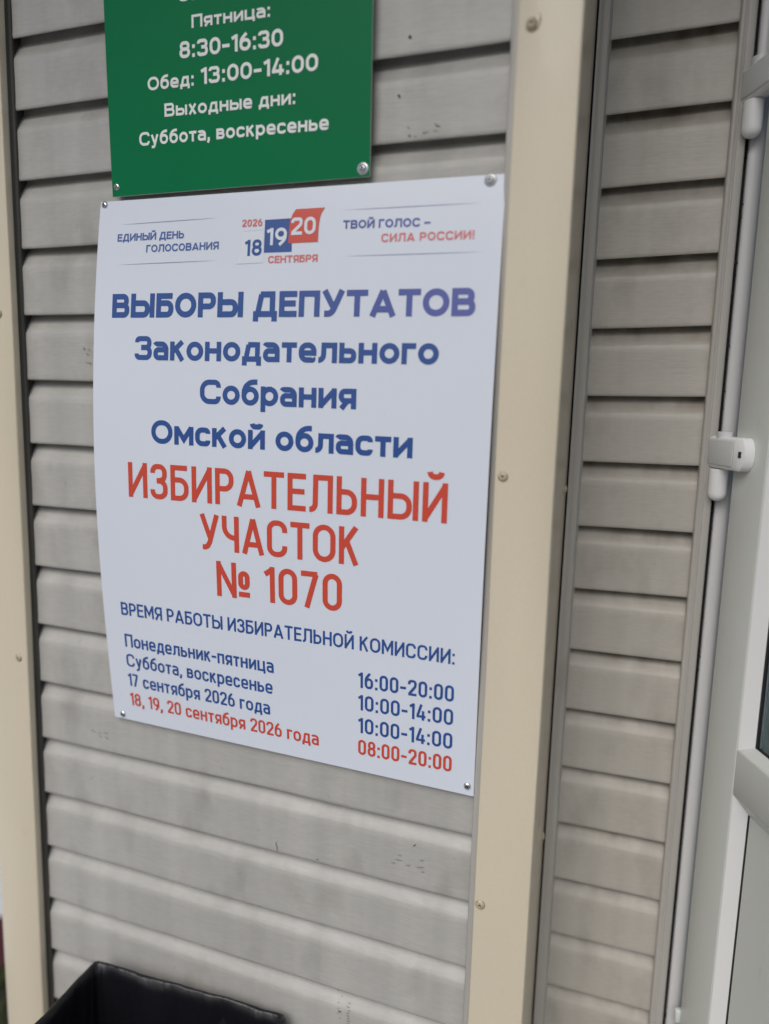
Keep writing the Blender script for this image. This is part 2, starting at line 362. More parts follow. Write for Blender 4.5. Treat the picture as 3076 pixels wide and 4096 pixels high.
# ------------------------------------------------------------------ lettering: stroke alphabet
def glyph(c, w, t, h):
    a = t / 2; L, R, B, T = a, w - a, a, 1 - a; Th = h - a; m = w / 2
    big = 9.0
    mid = 0.52; mh = h * 0.53
    def O(l, r, b, tt): return ([(l, b, big), (r, b, big), (r, tt, big), (l, tt, big)], True)
    def ln(*p): return ([(x, y, 0) for x, y in p], False)
    def pa(*p): return (list(p), False)
    s = []
    if c == 'А': s = [ln((a * .9, 0), (m, 1 - a * .4)), ln((w - a * .9, 0), (m, 1 - a * .4)), ln((w * .2, .27), (w * .8, .27))]; 
    elif c == 'Б': s = [ln((L, 0), (L, 1)), ln((L, T), (w * .93, T)), pa((L, mid + .07, 0), (R, mid + .07, big), (R, B, big), (L, B, 0))]
    elif c == 'В': s = [ln((L, 0), (L, 1)), pa((L, T, 0), (R - w * .05, T, big), (R - w * .05, mid, big), (L, mid, 0)), pa((L, mid, 0), (R, mid, big), (R, B, big), (L, B, 0))]
    elif c == 'Г': s = [ln((L, 0), (L, T), (w, T))]; s[0] = ([(L, 0, 0), (L, T, 0), (w, T, 0)], False)
    elif c == 'Д': s = [ln((0, B), (w, B)), ln((L, B), (L, -.17)), ln((R, B), (R, -.17)), ln((w * .8, B), (w * .8, T)), ln((w * .8 + a, T), (w * .30, T)), ln((w * .34, T), (w * .19, B))]
    elif c == 'Е': s = [ln((L, 0), (L, 1)), ln((L, T), (w, T)), ln((L, mid), (w * .93, mid)), ln((L, B), (w, B))]
    elif c == 'З': s = [pa((L + w * .02, .74, 0), (L + w * .02, T, big), (R - w * .03, T, big), (R - w * .03, mid + .01, big), (w * .38, mid + .01, 0)), pa((w * .38, mid, 0), (R, mid, big), (R, B, big), (L, B, big), (L, .27, 0))]
    elif c in 'ИЙ': 
        s = [ln((L, 0), (L, 1)), ln((R, 0), (R, 1)), ln((L, .04 + a * .6), (R, .96 - a * .6))]
        if c == 'Й': s.append(pa((w * .26, 1.26, 0), (w * .30, 1.14, big), (w * .70, 1.14, big), (w * .74, 1.26, 0)))
    elif c == 'К': s = [ln((L, 0), (L, 1)), ln((L, .42), (w - a * 1.2, 1)), ln((w * .42, .58), (w - a * 1.1, 0))]
    elif c == 'Л': s = [ln((R, 0), (R, 1)), ln((R, T), (w * .24, T)), pa((w * .27, T + a, 0), (w * .25, B, .25), (0, B, 0))]
    elif c == 'М': s = [ln((L, 0), (L, 1)), ln((R, 0), (R, 1)), ln((L, .97), (m, .30), (R, .97))]
    elif c == 'Н': s = [ln((L, 0), (L, 1)), ln((R, 0), (R, 1)), ln((L, mid), (R, mid))]
    elif c == 'О' or c == '0': s = [O(L, R, B, T)]
    elif c == 'П': s = [ln((L, 0), (L, 1)), ln((R, 0), (R, 1)), ln((L, T), (R, T))]
    elif c == 'Р': s = [ln((L, 0), (L, 1)), pa((L, T, 0), (R, T, big), (R, mid - .08, big), (L, mid - .08, 0))]
    elif c == 'С': s = [pa((R, .68, 0), (R, T, big), (L, T, big), (L, B, big), (R, B, big), (R, .32, 0))]
    elif c == 'Т': s = [ln((0, T), (w, T)), ln((m, 0), (m, T))]
    elif c == 'У': s = [ln((a * .9, 1), (w * .52, .34)), pa((w - a * .9, 1, 0), (w * .50, .22, .3), (w * .36, B, .2), (w * .12, B, 0))]
    elif c == 'Ц': s = [ln((L, 0), (L, 1)), ln((w * .84, 0), (w * .84, 1)), ln((L, B), (w, B)), ln((R, B), (R, -.17))]
    elif c == 'Ч': s = [ln((R, 0), (R, 1)), pa((L, 1, 0), (L, .40, big), (R, .40, 0))]
    elif c == 'Ы': s = [ln((L, 0), (L, 1)), pa((L, .60, 0), (w * .70, .60, big), (w * .70, B, big), (L, B, 0)), ln((R, 0), (R, 1))]
    elif c == 'Ь': s = [ln((L, 0), (L, 1)), pa((L, .60, 0), (R, .60, big), (R, B, big), (L, B, 0))]
    elif c == 'Я': s = [ln((R, 0), (R, 1)), pa((R, T, 0), (L, T, big), (L, .42, big), (R, .42, 0)), ln((w * .52, .44), (a * 1.1, 0))]
    elif c == '№': 
        n_ = w * .60; s = [ln((L, 0), (L, 1)), ln((n_ - a, 0), (n_ - a, 1)), ln((L, .96 - a * .5), (n_ - a, .04 + a * .5)), O(w * .66 + a, w - a, .34, .72), ln((w * .67, .13), (w, .13))]
    elif c == 'а': s = [pa((w * .1, h * .80, 0), (w * .14, Th, .25), (R, Th, big), (R, 0, 0)), pa((R, h * .56, 0), (L, h * .56, big), (L, B, big), (R, B, 0))]
    elif c == 'б': s = [O(L, R, B, Th * .97), pa((L, h * .5, 0), (L, .93, .45), (w * .9, 1 - a * .5, 0))]
    elif c == 'в': s = [ln((L, 0), (L, h)), pa((L, Th, 0), (R - w * .05, Th, big), (R - w * .05, mh, big), (L, mh, 0)), pa((L, mh, 0), (R, mh, big), (R, B, big), (L, B, 0))]
    elif c == 'г': s = [ln((L, 0), (L, Th)), ln((0, Th), (w, Th))]
    elif c == 'д': s = [ln((0, B), (w, B)), ln((L, B), (L, -.15)), ln((R, B), (R, -.15)), ln((w * .8, B), (w * .8, Th)), ln((w * .8 + a, Th), (w * .30, Th)), ln((w * .34, Th), (w * .20, B))]
    elif c == 'е': s = [pa((L, h * .48, 0), (R, h * .48, 0), (R, Th, big), (L, Th, big), (L, B, big), (R, B, big), (R - a * .4, h * .24, 0))]
    elif c in 'ий':
        s = [ln((L, 0), (L, h)), ln((R, 0), (R, h)), ln((L, .03 + a * .6), (R, h - .03 - a * .6))]
        if c == 'й': s.append(pa((w * .24, h + .25, 0), (w * .28, h + .13, big), (w * .72, h + .13, big), (w * .76, h + .25, 0)))
    elif c == 'к': s = [ln((L, 0), (L, h)), ln((L, h * .44), (w - a * 1.1, h)), ln((w * .42, h * .58), (w - a, 0))]
    elif c == 'л': s = [ln((R, 0), (R, h)), ln((R, Th), (w * .26, Th)), pa((w * .29, h, 0), (w * .27, B, .22), (0, B, 0))]
    elif c == 'м': s = [ln((L, 0), (L, h)), ln((R, 0), (R, h)), ln((L, h * .95), (m, h * .3), (R, h * .95))]
    elif c == 'н': s = [ln((L, 0), (L, h)), ln((R, 0), (R, h)), ln((L, mh), (R, mh))]
    elif c == 'о': s = [O(L, R, B, Th)]
    elif c == 'п': s = [ln((L, 0), (L, h)), ln((R, 0), (R, h)), ln((L, Th), (R, Th))]
    elif c == 'р': s = [ln((L, -.24), (L, h)), O(L, R, B, Th)]
    elif c == 'с': s = [pa((R, h * .68, 0), (R, Th, big), (L, Th, big), (L, B, big), (R, B, big), (R, h * .32, 0))]
    elif c == 'т': s = [ln((0, Th), (w, Th)), ln((m, 0), (m, Th))]
    elif c == 'у': s = [ln((a * .9, h), (w * .54, .06)), pa((w - a * .9, h, 0), (w * .44, -.12, .3), (w * .34, -.24 + a, .2), (w * .1, -.24 + a, 0))]
    elif c == 'х': s = [ln((a, 0), (w - a, h)), ln((a, h), (w - a, 0))]
    elif c == 'ц': s = [ln((L, 0), (L, h)), ln((w * .82, 0), (w * .82, h)), ln((L, B), (w, B)), ln((R, B), (R, -.15))]
    elif c == 'ы': s = [ln((L, 0), (L, h)), pa((L, h * .60, 0), (w * .68, h * .60, big), (w * .68, B, big), (L, B, 0)), ln((R, 0), (R, h))]
    elif c == 'ь': s = [ln((L, 0), (L, h)), pa((L, h * .60, 0), (R, h * .60, big), (R, B, big), (L, B, 0))]
    elif c == 'я': s = [ln((R, 0), (R, h)), pa((R, Th, 0), (L, Th, big), (L, h * .40, big), (R, h * .40, 0)), ln((w * .52, h * .42), (a * 1.1, 0))]
    elif c == '1': s = [ln((R, 0), (R, 1)), ln((R, T), (a * .3, .78))]
    elif c == '2': s = [pa((L, .70, 0), (L, T, big), (R, T, big), (R, .60, .22), (L + a * .3, B + a * .6, 0)), ln((L - a * .6, B), (w, B))]
    elif c == '3': s = [pa((L, .74, 0), (L, T, big), (R - w * .03, T, big), (R - w * .03, mid + .01, big), (w * .4, mid + .01, 0)), pa((w * .4, mid, 0), (R, mid, big), (R, B, big), (L, B, big), (L, .27, 0))]
    elif c == '4': s = [ln((w * .72, 0), (w * .72, .6)), ln((0, .24), (w, .24)), ln((w * .52, 1), (a * .8, .26))]
    elif c == '6': s = [O(L, R, B, .62), pa((L, .35, 0), (L, .66, .4), (w * .62, 1, 0))]
    elif c == '7': s = [ln((0, T), (w - a * .5, T)), ln((w - a, T), (w * .32, 0))]
    elif c == '8': s = [O(L + w * .04, R - w * .04, mid, T), O(L, R, B, mid + a * .2)]
    elif c == '9': s = [O(L, R, .38, T), pa((R, .65, 0), (R, .34, .4), (w * .38, 0, 0))]
    elif c == ':': s = [ln((m, 0), (m, t * 1.1)), ln((m, h * .98 - t * 1.1), (m, h * .98))]
    elif c == ',': s = [ln((m, t * 1.1), (m, 0), (m - a, -t * .9))]
    elif c == '-': s = [ln((0, .42), (w, .42))]
    elif c == '–': s = [ln((0, .42), (w, .42))]
    elif c == '!': s = [ln((m, 0), (m, t * 1.1)), ln((m, .32), (m, 1))]
    return s
WD = dict(zip('АБВГДЕЗИЙКЛМНОПРСТУЦЧЫЬЯ', (.86, .70, .73, .58, .88, .64, .68, .77, .77, .73, .80, .92, .75, .84, .74, .69, .78, .72, .78, .84, .68, .98, .69, .72)))
WD.update(dict(zip('абвгдеийклмнопрстухцыья', (.58, .62, .57, .44, .68, .60, .61, .61, .56, .62, .74, .60, .63, .58, .62, .57, .52, .57, .57, .66, .80, .56, .58))))
WD.update({c: .60 for c in '0234689'}); WD.update({'1': .34, '7': .55, ':': .20, ',': .20, '-': .40, '–': .62, '!': .20, '№': 1.12, ' ': .24})

def round_path(pts, closed):
    n = len(pts); out = []
    for i, (x, y, r) in enumerate(pts):
        if (not closed and i in (0, n - 1)) or r == 0: out.append((x, y)); continue
        p = Vector((x, y)); a = Vector(pts[i - 1][:2]); b = Vector(pts[(i + 1) % n][:2])
        va = a - p; vb = b - p; la = va.length; lb = vb.length
        if la < 1e-6 or lb < 1e-6: out.append((x, y)); continue
        def free(j, l):
            q = pts[j % n]; end = (not closed and j in (0, n - 1)) or q[2] == 0
            return l * 0.96 if end else l * 0.5
        ma = free((i - 1) % n if closed else i - 1, la); mb = free(i + 1, lb)
        va.normalize(); vb.normalize(); ang = va.angle(vb)
        if ang > 3.1: out.append((x, y)); continue
        d = min(r / math.tan(ang / 2) if r < 5 else 9, ma, mb)
        if r > 5 and not closed: d *= 0.86
        rad = d * math.tan(ang / 2)
        c = p + (va + vb).normalized() * math.hypot(d, rad)
        s0 = p + va * d; s1 = p + vb * d
        a0 = math.atan2(s0.y - c.y, s0.x - c.x); a1 = math.atan2(s1.y - c.y, s1.x - c.x)
        da = (a1 - a0 + math.pi) % (2 * math.pi) - math.pi
        for k in range(8): out.append((c.x + rad * math.cos(a0 + da * k / 7), c.y + rad * math.sin(a0 + da * k / 7)))
    q = [out[0]]
    for p in out[1:]:
        if math.hypot(p[0] - q[-1][0], p[1] - q[-1][1]) > 1e-4: q.append(p)
    if closed and math.hypot(q[0][0] - q[-1][0], q[0][1] - q[-1][1]) < 1e-4: q.pop()
    return q
def stroke(path, closed, t):
    n = len(path); l = []; r = []
    for i in range(n):
        p = Vector(path[i])
        if closed or i > 0: d0 = (p - Vector(path[i - 1])).normalized()
        else: d0 = None
        if closed or i < n - 1: d1 = (Vector(path[(i + 1) % n]) - p).normalized()
        else: d1 = None
        if d0 is None: d0 = d1
        if d1 is None: d1 = d0
        nn = Vector((-(d0.y + d1.y), d0.x + d1.x))
        if nn.length < 1e-5: nn = Vector((-d0.y, d0.x))
        nn.normalize(); k = nn.dot(Vector((-d0.y, d0.x))); k = 1 / max(k, .45)
        l.append(p + nn * t / 2 * k); r.append(p - nn * t / 2 * k)
    return l, r

def text_mesh(name, txt, x0, x1, zl, zr, cap, wt, surf, h=.74, gap=.13, eps=0.0004, slant=0.0):
    """letters between x0 and x1, baseline from zl to zr; surf(x,z)->y of the sheet"""
    tot = sum(WD[c] for c in txt) + gap * (len(txt) - 1)
    kx = (x1 - x0) / (tot * cap)
    V = []; F = []; cx = 0.0; cnt = 0
    for c in txt:
        w_ = WD[c] * kx
        for pts, closed in glyph(c, w_, wt, h):
            path = round_path(pts, closed); l, r = stroke(path, closed, wt); b = len(V); n = len(path); lay = eps + (cnt % 5) * 0.00004; cnt += 1
            for q in l + r:
                X = x0 + (cx + q.x + slant * q.y) * cap; Z = q.y * cap + zl + (zr - zl) * (X - x0) / (x1 - x0)
                V.append((X, surf(X, Z) - lay, Z))
            for i in range(n if closed else n - 1):
                j = (i + 1) % n; F.append((b + i, b + j, b + n + j, b + n + i))
        cx += w_ + gap * kx
    return mesh(name, V, F)
def poly_print(name, P, surf, m, parent, eps=0.0004):
    return link(name, mesh(name, [(x, surf(x, z) - eps, z) for x, z in P], [tuple(range(len(P)))]), m, parent)

# ------------------------------------------------------------------ white sheet sign (bowed between its corner screws)
ZT, ZB, XL, XR = -.243, -1.036, .140, .737
BASE = -0.008
def bow(x, z):
    t = min(max((ZT - z) / (ZT - ZB), 0), 1); u = (x - XL) / (XR - XL)
    return (0.030 * (1 - u) + 0.012 * u) * math.sin(math.pi * t ** .9)
def surfW(x, z): return BASE - bow(x, z)
def sheet(name, c, surf, th, m, me_edge, parent, nx=14, nz=60, crn=0.0):
    (tlx, tlz), (trx, trz), (brx, brz), (blx, blz) = c
    V = []; F = []
    for j in range(nz + 1):
        t = j / nz
        for i in range(nx + 1):
            u = i / nx
            x = (tlx * (1 - u) + trx * u) * (1 - t) + (blx * (1 - u) + brx * u) * t
            z = (tlz * (1 - u) + trz * u) * (1 - t) + (blz * (1 - u) + brz * u) * t
            V.append((x, surf(x, z), z))
    N = len(V); V += [(x, y + th, z) for x, y, z in V]
    q = nx + 1
    for j in range(nz):
        for i in range(nx):
            a = j * q + i; F.append((a, a + q, a + q + 1, a + 1)); F.append((a + N, a + 1 + N, a + q + 1 + N, a + q + N))
    nf = len(F)
    for i in range(nx): F.append((i, i + 1, i + 1 + N, i + N)); a = nz * q + i; F.append((a + 1, a, a + N, a + 1 + N))
    for j in range(nz): a = j * q; F.append((a + q, a, a + N, a + q + N)); a = j * q + nx; F.append((a, a + q, a + q + N, a + N))
    me = mesh(name, V, F); me.materials.append(m); me.materials.append(me_edge)
    for k, p in enumerate(me.polygons):
        if k < nf: p.use_smooth = True
        else: p.material_index = 1
    me.set_sharp_from_angle(angle=math.radians(40))
    return link(name, me, None, parent)

ws = tag(empty('election_sign', (0, 0, 0)), 'large white sheet sign with blue and red Cyrillic election text, screwed to the siding', 'sign')
sheet('sheet', [(0.1485, -0.2440), (0.7400, -0.2496), (0.7370, -1.0385), (0.1485, -1.0310)], surfW, 0.003, M['plate'], M['plate_edge'], ws)
def T(txt, x0, x1, zl, zr, cap, wt, m, h=.74, gap=.13, nm='lettering', **k):
    return link(nm, text_mesh(nm, txt, x0, x1, zl, zr, cap, wt, surfW, h, gap, **k), m, ws)
BL, RD = M['blue_print'], M['red_print']
T('ВЫБОРЫ ДЕПУТАТОВ', .1795, .7118, -.4099, -.4137, .0336, .235, M['blue_sheen'], gap=.07)
T('Законодательного', .2203, .6690, -.4695, -.4722, .0335, .212, BL, h=.78, gap=.07)
T('Собрания', .3290, .5617, -.5289, -.5300, .0335, .212, BL, h=.78, gap=.07)
T('Омской области', .2491, .6400, -.5872, -.5898, .0335, .212, BL, h=.78, gap=.07)
T('ИЗБИРАТЕЛЬНЫЙ', .2080, .6883, -.6675, -.6702, .0512, .145, RD, gap=.125)
T('УЧАСТОК', .3272, .5702, -.7357, -.7368, .0517, .145, RD, gap=.125)
T('№ 1070', .3520, .5462, -.8030, -.8040, .0522, .145, RD, gap=.125)
T('ВРЕМЯ РАБОТЫ ИЗБИРАТЕЛЬНОЙ КОМИССИИ:', .1810, .7052, -.8529, -.8565, .0206, .15, BL, gap=.125)
T('Понедельник-пятница', .1830, .4400, -.9050, -.9092, .0215, .15, BL, h=.74, gap=.11)
T('Суббота, воскресенье', .1826, .4372, -.9377, -.9422, .0213, .15, BL, h=.74, gap=.11)
T('17 сентября 2026 года', .1824, .4320, -.9706, -.9755, .0213, .15, BL, h=.74, gap=.11)
T('18, 19, 20 сентября 2026 года', .1826, .5094, -1.0038, -1.0098, .0214, .15, RD, h=.74, gap=.11)
for k, s in enumerate(('16:00-20:00', '10:00-14:00', '10:00-14:00', '08:00-20:00')):
    z = (-.9100, -.9432, -.9774, -1.0105)[k]
    T(s, .5704, .7056, z, z + .0012, .0228, .155, RD if k == 3 else BL, h=.72, gap=.13)
T('ЕДИНЫЙ ДЕНЬ', .1832, .2950, -.3024, -.3028, .0104, .20, M['blue_soft'], gap=.10)
T('ГОЛОСОВАНИЯ', .2335, .3515, -.3197, -.3202, .0104, .20, M['blue_soft'], gap=.10)
T('ТВОЙ ГОЛОС –', .5338, .6500, -.3024, -.3052, .0106, .22, M['blue_sheen'], gap=.10)
T('СИЛА РОССИИ!', .5868, .7058, -.3214, -.3228, .0104, .20, M['red_soft'], gap=.14)
# fine tapered rules above and below the slogans
for (xa, xb, za, zb) in ((.184, .350, -.2787, -.2781), (.185, .351, -.3353, -.3350), (.533, .713, -.2790, -.2812), (.535, .722, -.3366, -.3384)):
    xm = (xa + xb) / 2; zm = (za + zb) / 2; P = []
    for k in range(9): t = k / 8; P.append((xa + (xb - xa) * t, za + (zb - za) * t + .0005 * math.sin(math.pi * t)))
    for k in range(7, 0, -1): t = k / 8; P.append((xa + (xb - xa) * t, za + (zb - za) * t - .0005 * math.sin(math.pi * t)))
    poly_print('rule', P, surfW, M['line_print'], ws)
# calendar emblem
em = poly_print('calendar_leaf', [(.4208, -.2850), (.4214, -.3276), (.4622, -.3280), (.4616, -.2850)], surfW, BL, ws, .0004)
red = [(.4570, -.3169), (.4995, -.3169), (.4994, -.3040), (.4999, -.2940), (.5008, -.2865), (.5030, -.2800), (.5072, -.2741), (.4658, -.2738), (.4612, -.2800), (.4585, -.2870), (.4574, -.2960)]
poly_print('calendar_leaf', red, surfW, RD, ws, .0006)
pg = [(.3793, -.3409), (.3815, -.338), (.3850, -.330), (.3870, -.318), (.3876, -.2978), (.4202, -.2980), (.4206, -.3406)]
poly_print('calendar_leaf', pg, surfW, M['page_fill'], ws, .0003)
for (xa, za, xb, zb) in ((.3795, -.3409, .4206, -.3406), (.3878, -.2980, .4200, -.2981)):
    poly_print('leaf_outline', [(xa, za - .0002), (xb, zb - .0002), (xb, zb + .0002), (xa, za + .0002)], surfW, M['page_print'], ws, .0005)
T('2026', .3862, .4170, -.2924, -.2928, .0096, .21, M['red_soft'], gap=.12)
T('18', .3920, .4180, -.3312, -.3312, .0214, .19, BL, gap=.10)
T('19', .4245, .4545, -.3182, -.3187, .0222, .19, M['page_fill'], gap=.10, eps=.0007)
T('20', .4600, .4957, -.3068, -.3070, .0222, .19, M['page_fill'], gap=.10, eps=.0009)
T('СЕНТЯБРЯ', .4281, .5002, -.3416, -.3421, .0094, .21, M['red_soft'], gap=.10)
for (x, z, wsr) in ((.1560, -.2490, False), (.7215, -.2560, True), (.7280, -1.0250, False), (.1650, -1.0230, False)):
    screw(ws, x, surfW(x, z), z, SCREW, spin=random.uniform(0, 1.5), washer=wsr)

# ------------------------------------------------------------------ green sign
gs = tag(empty('opening_hours_sign', (0, 0, 0)), 'green sheet sign with white Cyrillic opening hours above the white sign', 'sign')
def surfG(x, z): return -0.0125 - 0.004 * max(0, min(1, (.57 - x) / .4)) * math.sin(math.pi * max(0, min(1, (z + .24) / .6)))
sheet('sheet', [(0.164, 0.36), (0.5650, 0.357), (0.5683, -0.2410), (0.1732, -0.2395)], surfG, 0.003, M['green'], M['plate_edge'], gs, 8, 20)
def TG(txt, x0, x1, zl, zr, cap, wt, h=.76, gap=.10):
    link('lettering', text_mesh('lettering', txt, x0, x1, zl, zr, cap, wt, surfG, h, gap), M['white_print'], gs)
TG('8:30-17:30', .2912, .4462, -.0022, -.0052, .0205, .20)
TG('Пятница:', .3106, .4278, -.0365, -.0385, .0160, .20)
TG('8:30-16:30', .2912, .4462, -.0717, -.0750, .0208, .20)
TG('Обед:', .2388, .3131, -.1062, -.1074, .0172, .20)
TG('13:00-14:00', .3237, .4955, -.1073, -.1098, .0205, .20)
TG('Выходные дни:', .2652, .4645, -.1420, -.1459, .0170, .195)
TG('Суббота, воскресенье', .2225, .5113, -.1758, -.1810, .0176, .195)
for (x, z) in ((.1815, -.2265), (.5590, -.2310)): screw(gs, x, surfG(x, z), z, SCREW, spin=.6, washer=x > .4)

# ------------------------------------------------------------------ door frame and open door leaf
fr = tag(empty('door_frame', (0, 0, 0)), 'white plastic door frame strip beside the open door', 'door frame')
link('jamb', prism_z('jamb', [(1.0178, 0.320), (1.0178, 0.2490), (1.0186, 0.2465), (1.0205, 0.2450), (1.0260, 0.2445), (1.0310, 0.2450), (1.0350, 0.2470), (1.0385, 0.2520), (1.0400, 0.2600), (1.0800, 0.2600), (1.0800, 0.3200)], GZ, 0.30, True), M['pvc_frame'], fr)
TH = math.radians(25)
door = tag(empty('door_leaf', (1.0345, 0.2180, 0.0), 0.0), 'pale grey plastic door standing open at the right edge, glazed above a solid panel', 'door')
# local axes: +x along the leaf away from the hinge, +y into the leaf (away from the viewer), z up
ex = Vector((math.sin(TH), -math.cos(TH), 0)); ey = Vector((math.cos(TH), math.sin(TH), 0))
door.matrix_world = Matrix.Translation((1.0345, 0.2180, 0)) @ Matrix((ex, ey, Vector((0, 0, 1)))).transposed().to_4x4()
DW = 0.86; DT = 0.06; DZ0 = -2.06; DZ1 = 0.16
S0 = 0.076
def D(name, a, b, m, bev=0.0015, par=door): return link(name, box_me(name, a, b, bev), m, par)
D('stile', (0.0, 0.0, DZ0), (S0, DT, DZ1), M['pvc'], .0025)
D('stile', (DW - S0, 0.0, DZ0), (DW, DT, DZ1), M['pvc'], .0025)
RZ1, RZ0 = -0.9745, -1.0480
D('rail', (S0 + .0005, 0.0, RZ0 + .004), (DW - S0, DT, RZ1 - .004), M['pvc'], .002)
D('rail', (S0 + .0005, 0.0, DZ1 - .09), (DW - S0, DT, DZ1), M['pvc'], .002)
D('rail', (S0 + .0005, 0.0, DZ0), (DW - S0, DT, DZ0 + .1), M['pvc'], .002)
def bevel_strip(name, p0, p1, q0, q1, m, par=door):
    """sloping bead between front line p0-p1 and deeper line q0-q1, mitred, with thickness"""
    off = Vector((0, 0.006, 0))
    V = [Vector(p) for p in (p0, p1, q1, q0)]; V += [v_ + off for v_ in V]
    F = [(0, 1, 2, 3), (7, 6, 5, 4), (0, 4, 5, 1), (1, 5, 6, 2), (2, 6, 7, 3), (3, 7, 4, 0)]
    me = mesh(name, V, F); bm = bmesh.new(); bm.from_mesh(me); bmesh.ops.recalc_face_normals(bm, faces=bm.faces[:]); bm.to_mesh(me); bm.free()
    return link(name, me, m, par)
BW, BD = 0.019, 0.013
def opening(z0, z1):
    x0, x1 = S0 + .001, DW - S0 - .001
    bevel_strip('glazing_bead', (x0, .001, z0), (x0, .001, z1), (x0 + BW, BD, z0 + BW * .6), (x0 + BW, BD, z1 - BW), M['pvc_lit'])
    bevel_strip('glazing_bead', (x1, .001, z0), (x1, .001, z1), (x1 - BW, BD, z0 + BW * .6), (x1 - BW, BD, z1 - BW), M['pvc_lit'])
    bevel_strip('glazing_bead', (x0, .001, z0), (x1, .001, z0), (x0 + BW, BD, z0 + BW * .6), (x1 - BW, BD, z0 + BW * .6), M['pvc'])
    bevel_strip('glazing_bead', (x0, .001, z1), (x1, .001, z1), (x0 + BW, BD, z1 - BW), (x1 - BW, BD, z1 - BW), M['pvc'])
    g = BW
    D('gasket', (x0 + g, BD + .0002, z0 + g * .6 - .001), (x0 + g + .0035, BD + .004, z1 - g), M['rubber'], 0)
    D('gasket', (x0 + g, BD + .0004, z0 + g * .6 - .001), (x1 - g, BD + .0042, z0 + g * .6 + .002), M['rubber'], 0)
    return x0 + g, x1 - g, z0 + g * .6, z1 - g
gx0, gx1, gz0, gz1 = opening(RZ1 - .004, DZ1 - .09)
D('glass_pane', (gx0 + .001, BD + .008, gz0 - .004), (gx1, BD + .012, gz1), M['glass'], 0)
D('glass_pane', (gx0 + .001, BD + .028, gz0 - .004), (gx1, BD + .032, gz1), M['glass'], 0)
D('glass_spacer', (gx0 + .0035, BD + .013, gz0 - .003), (gx0 + .0125, BD + .027, gz1), M['hinge_body'], 0)
D('glass_spacer', (gx0 + .013, BD + .013, gz0 - .003), (gx1, BD + .027, gz0 + .008), M['hinge_body'], 0)
px0, px1, pz0, pz1 = opening(DZ0 + .1, RZ0 + .004)
D('infill_panel', (px0 + .0042, BD + .0006, pz0 - .004), (px1, BD + .026, pz1 + .01), M['pvc'], 0)

# ---- hinges: barrel on the frame side, rounded body lapping the leaf
def capsule(name, r, z0, z1, m, par, loc, N=20):
    V = []; F = []; rings = [(z0 - 0, 0.02)] + [(z0 + r * .9 * (1 - math.cos(a)), math.sin(a)) for a in (.35, .7, 1.1, 1.57)] + [(z1, 1.0)]
    for z, k in rings: V += [(r * k * math.cos(2 * math.pi * i / N), r * k * math.sin(2 * math.pi * i / N), z) for i in range(N)]
    for j in range(len(rings) - 1):
        for i in range(N): F.append((j * N + i, j * N + (i + 1) % N, (j + 1) * N + (i + 1) % N, (j + 1) * N + i))
    F.append(tuple(range(N))[::-1]); F.append(tuple(range((len(rings) - 1) * N, len(rings) * N)))
    me = mesh(name, V, F, True); me.set_sharp_from_angle(angle=math.radians(60))
    return link(name, me, m, par, loc)
def hinge(zc):
    h = empty('hinge', (0, 0, 0)); h.parent = door; h.location = (0, 0, zc)
    # body: rounded block lying on the leaf from the barrel out along the stile
    N = 8; hh = 0.0225; x0, x1 = -0.034, 0.047; prof = [(x0, -hh), (x1 - .010, -hh)]
    for k in range(N + 1):
        a = -math.pi / 2 + math.pi * k / N; prof.append((x1 - .010 + .012 * math.cos(a) * 1.05, (hh - .0) * math.sin(a)))
    prof.append((x0, hh))
    def slab(name, y0, y1, sc, m, dx=0):
        V = []
        for y, s_ in ((y1, 1.0), (y0 + .004, 1.0), (y0, sc)):
            for x, z in prof: V.append((x * (1 if x < 0 else s_) + dx, y, z * s_))
        n = len(prof); F = []
        for j in range(2):
            for i in range(n): F.append((j * n + i, j * n + (i + 1) % n, (j + 1) * n + (i + 1) % n, (j + 1) * n + i))
        F.append(tuple(range(2 * n, 3 * n))); F.append(tuple(range(n))[::-1])
        me = mesh(name, V, F, True); bm = bmesh.new(); bm.from_mesh(me); bmesh.ops.recalc_face_normals(bm, faces=bm.faces[:]); bm.to_mesh(me); bm.free()
        me.set_sharp_from_angle(angle=math.radians(35))
        return link(name, me, m, h)
    slab('hinge_body', -0.019, -0.0005, .86, M['hinge'])
    link('cover', box_me('cover', (-0.032, -0.0210, -0.0175), (0.030, -0.0185, 0.0175), .0013), M['hinge_body'], h)
    link('key_hole', box_me('key_hole', (0.0415, -0.0196, -0.0040), (0.0455, -0.0150, 0.0045), .0005), M['rubber'], h)
    wl = door.matrix_world.inverted()
    b = capsule('barrel', 0.0128, -0.0700, -0.0235, M['hinge'], h, (0, 0, 0))
    p = wl @ Vector((1.0180, 0.2300, 0)); b.location = (p.x, p.y, 0)
    b2 = capsule('barrel', 0.0112, -0.0235, 0.029, M['hinge_body'], h, (0, 0, 0))
    b2.location = (p.x + .004, p.y + .002, 0)
    return h
hinge(-0.5765); hinge(-0.0880)
link('bolt_head', box_me('bolt_head', (-0.008, -0.006, -1.475), (0.002, 0.006, -1.452), .003), M['hinge_body'], door)

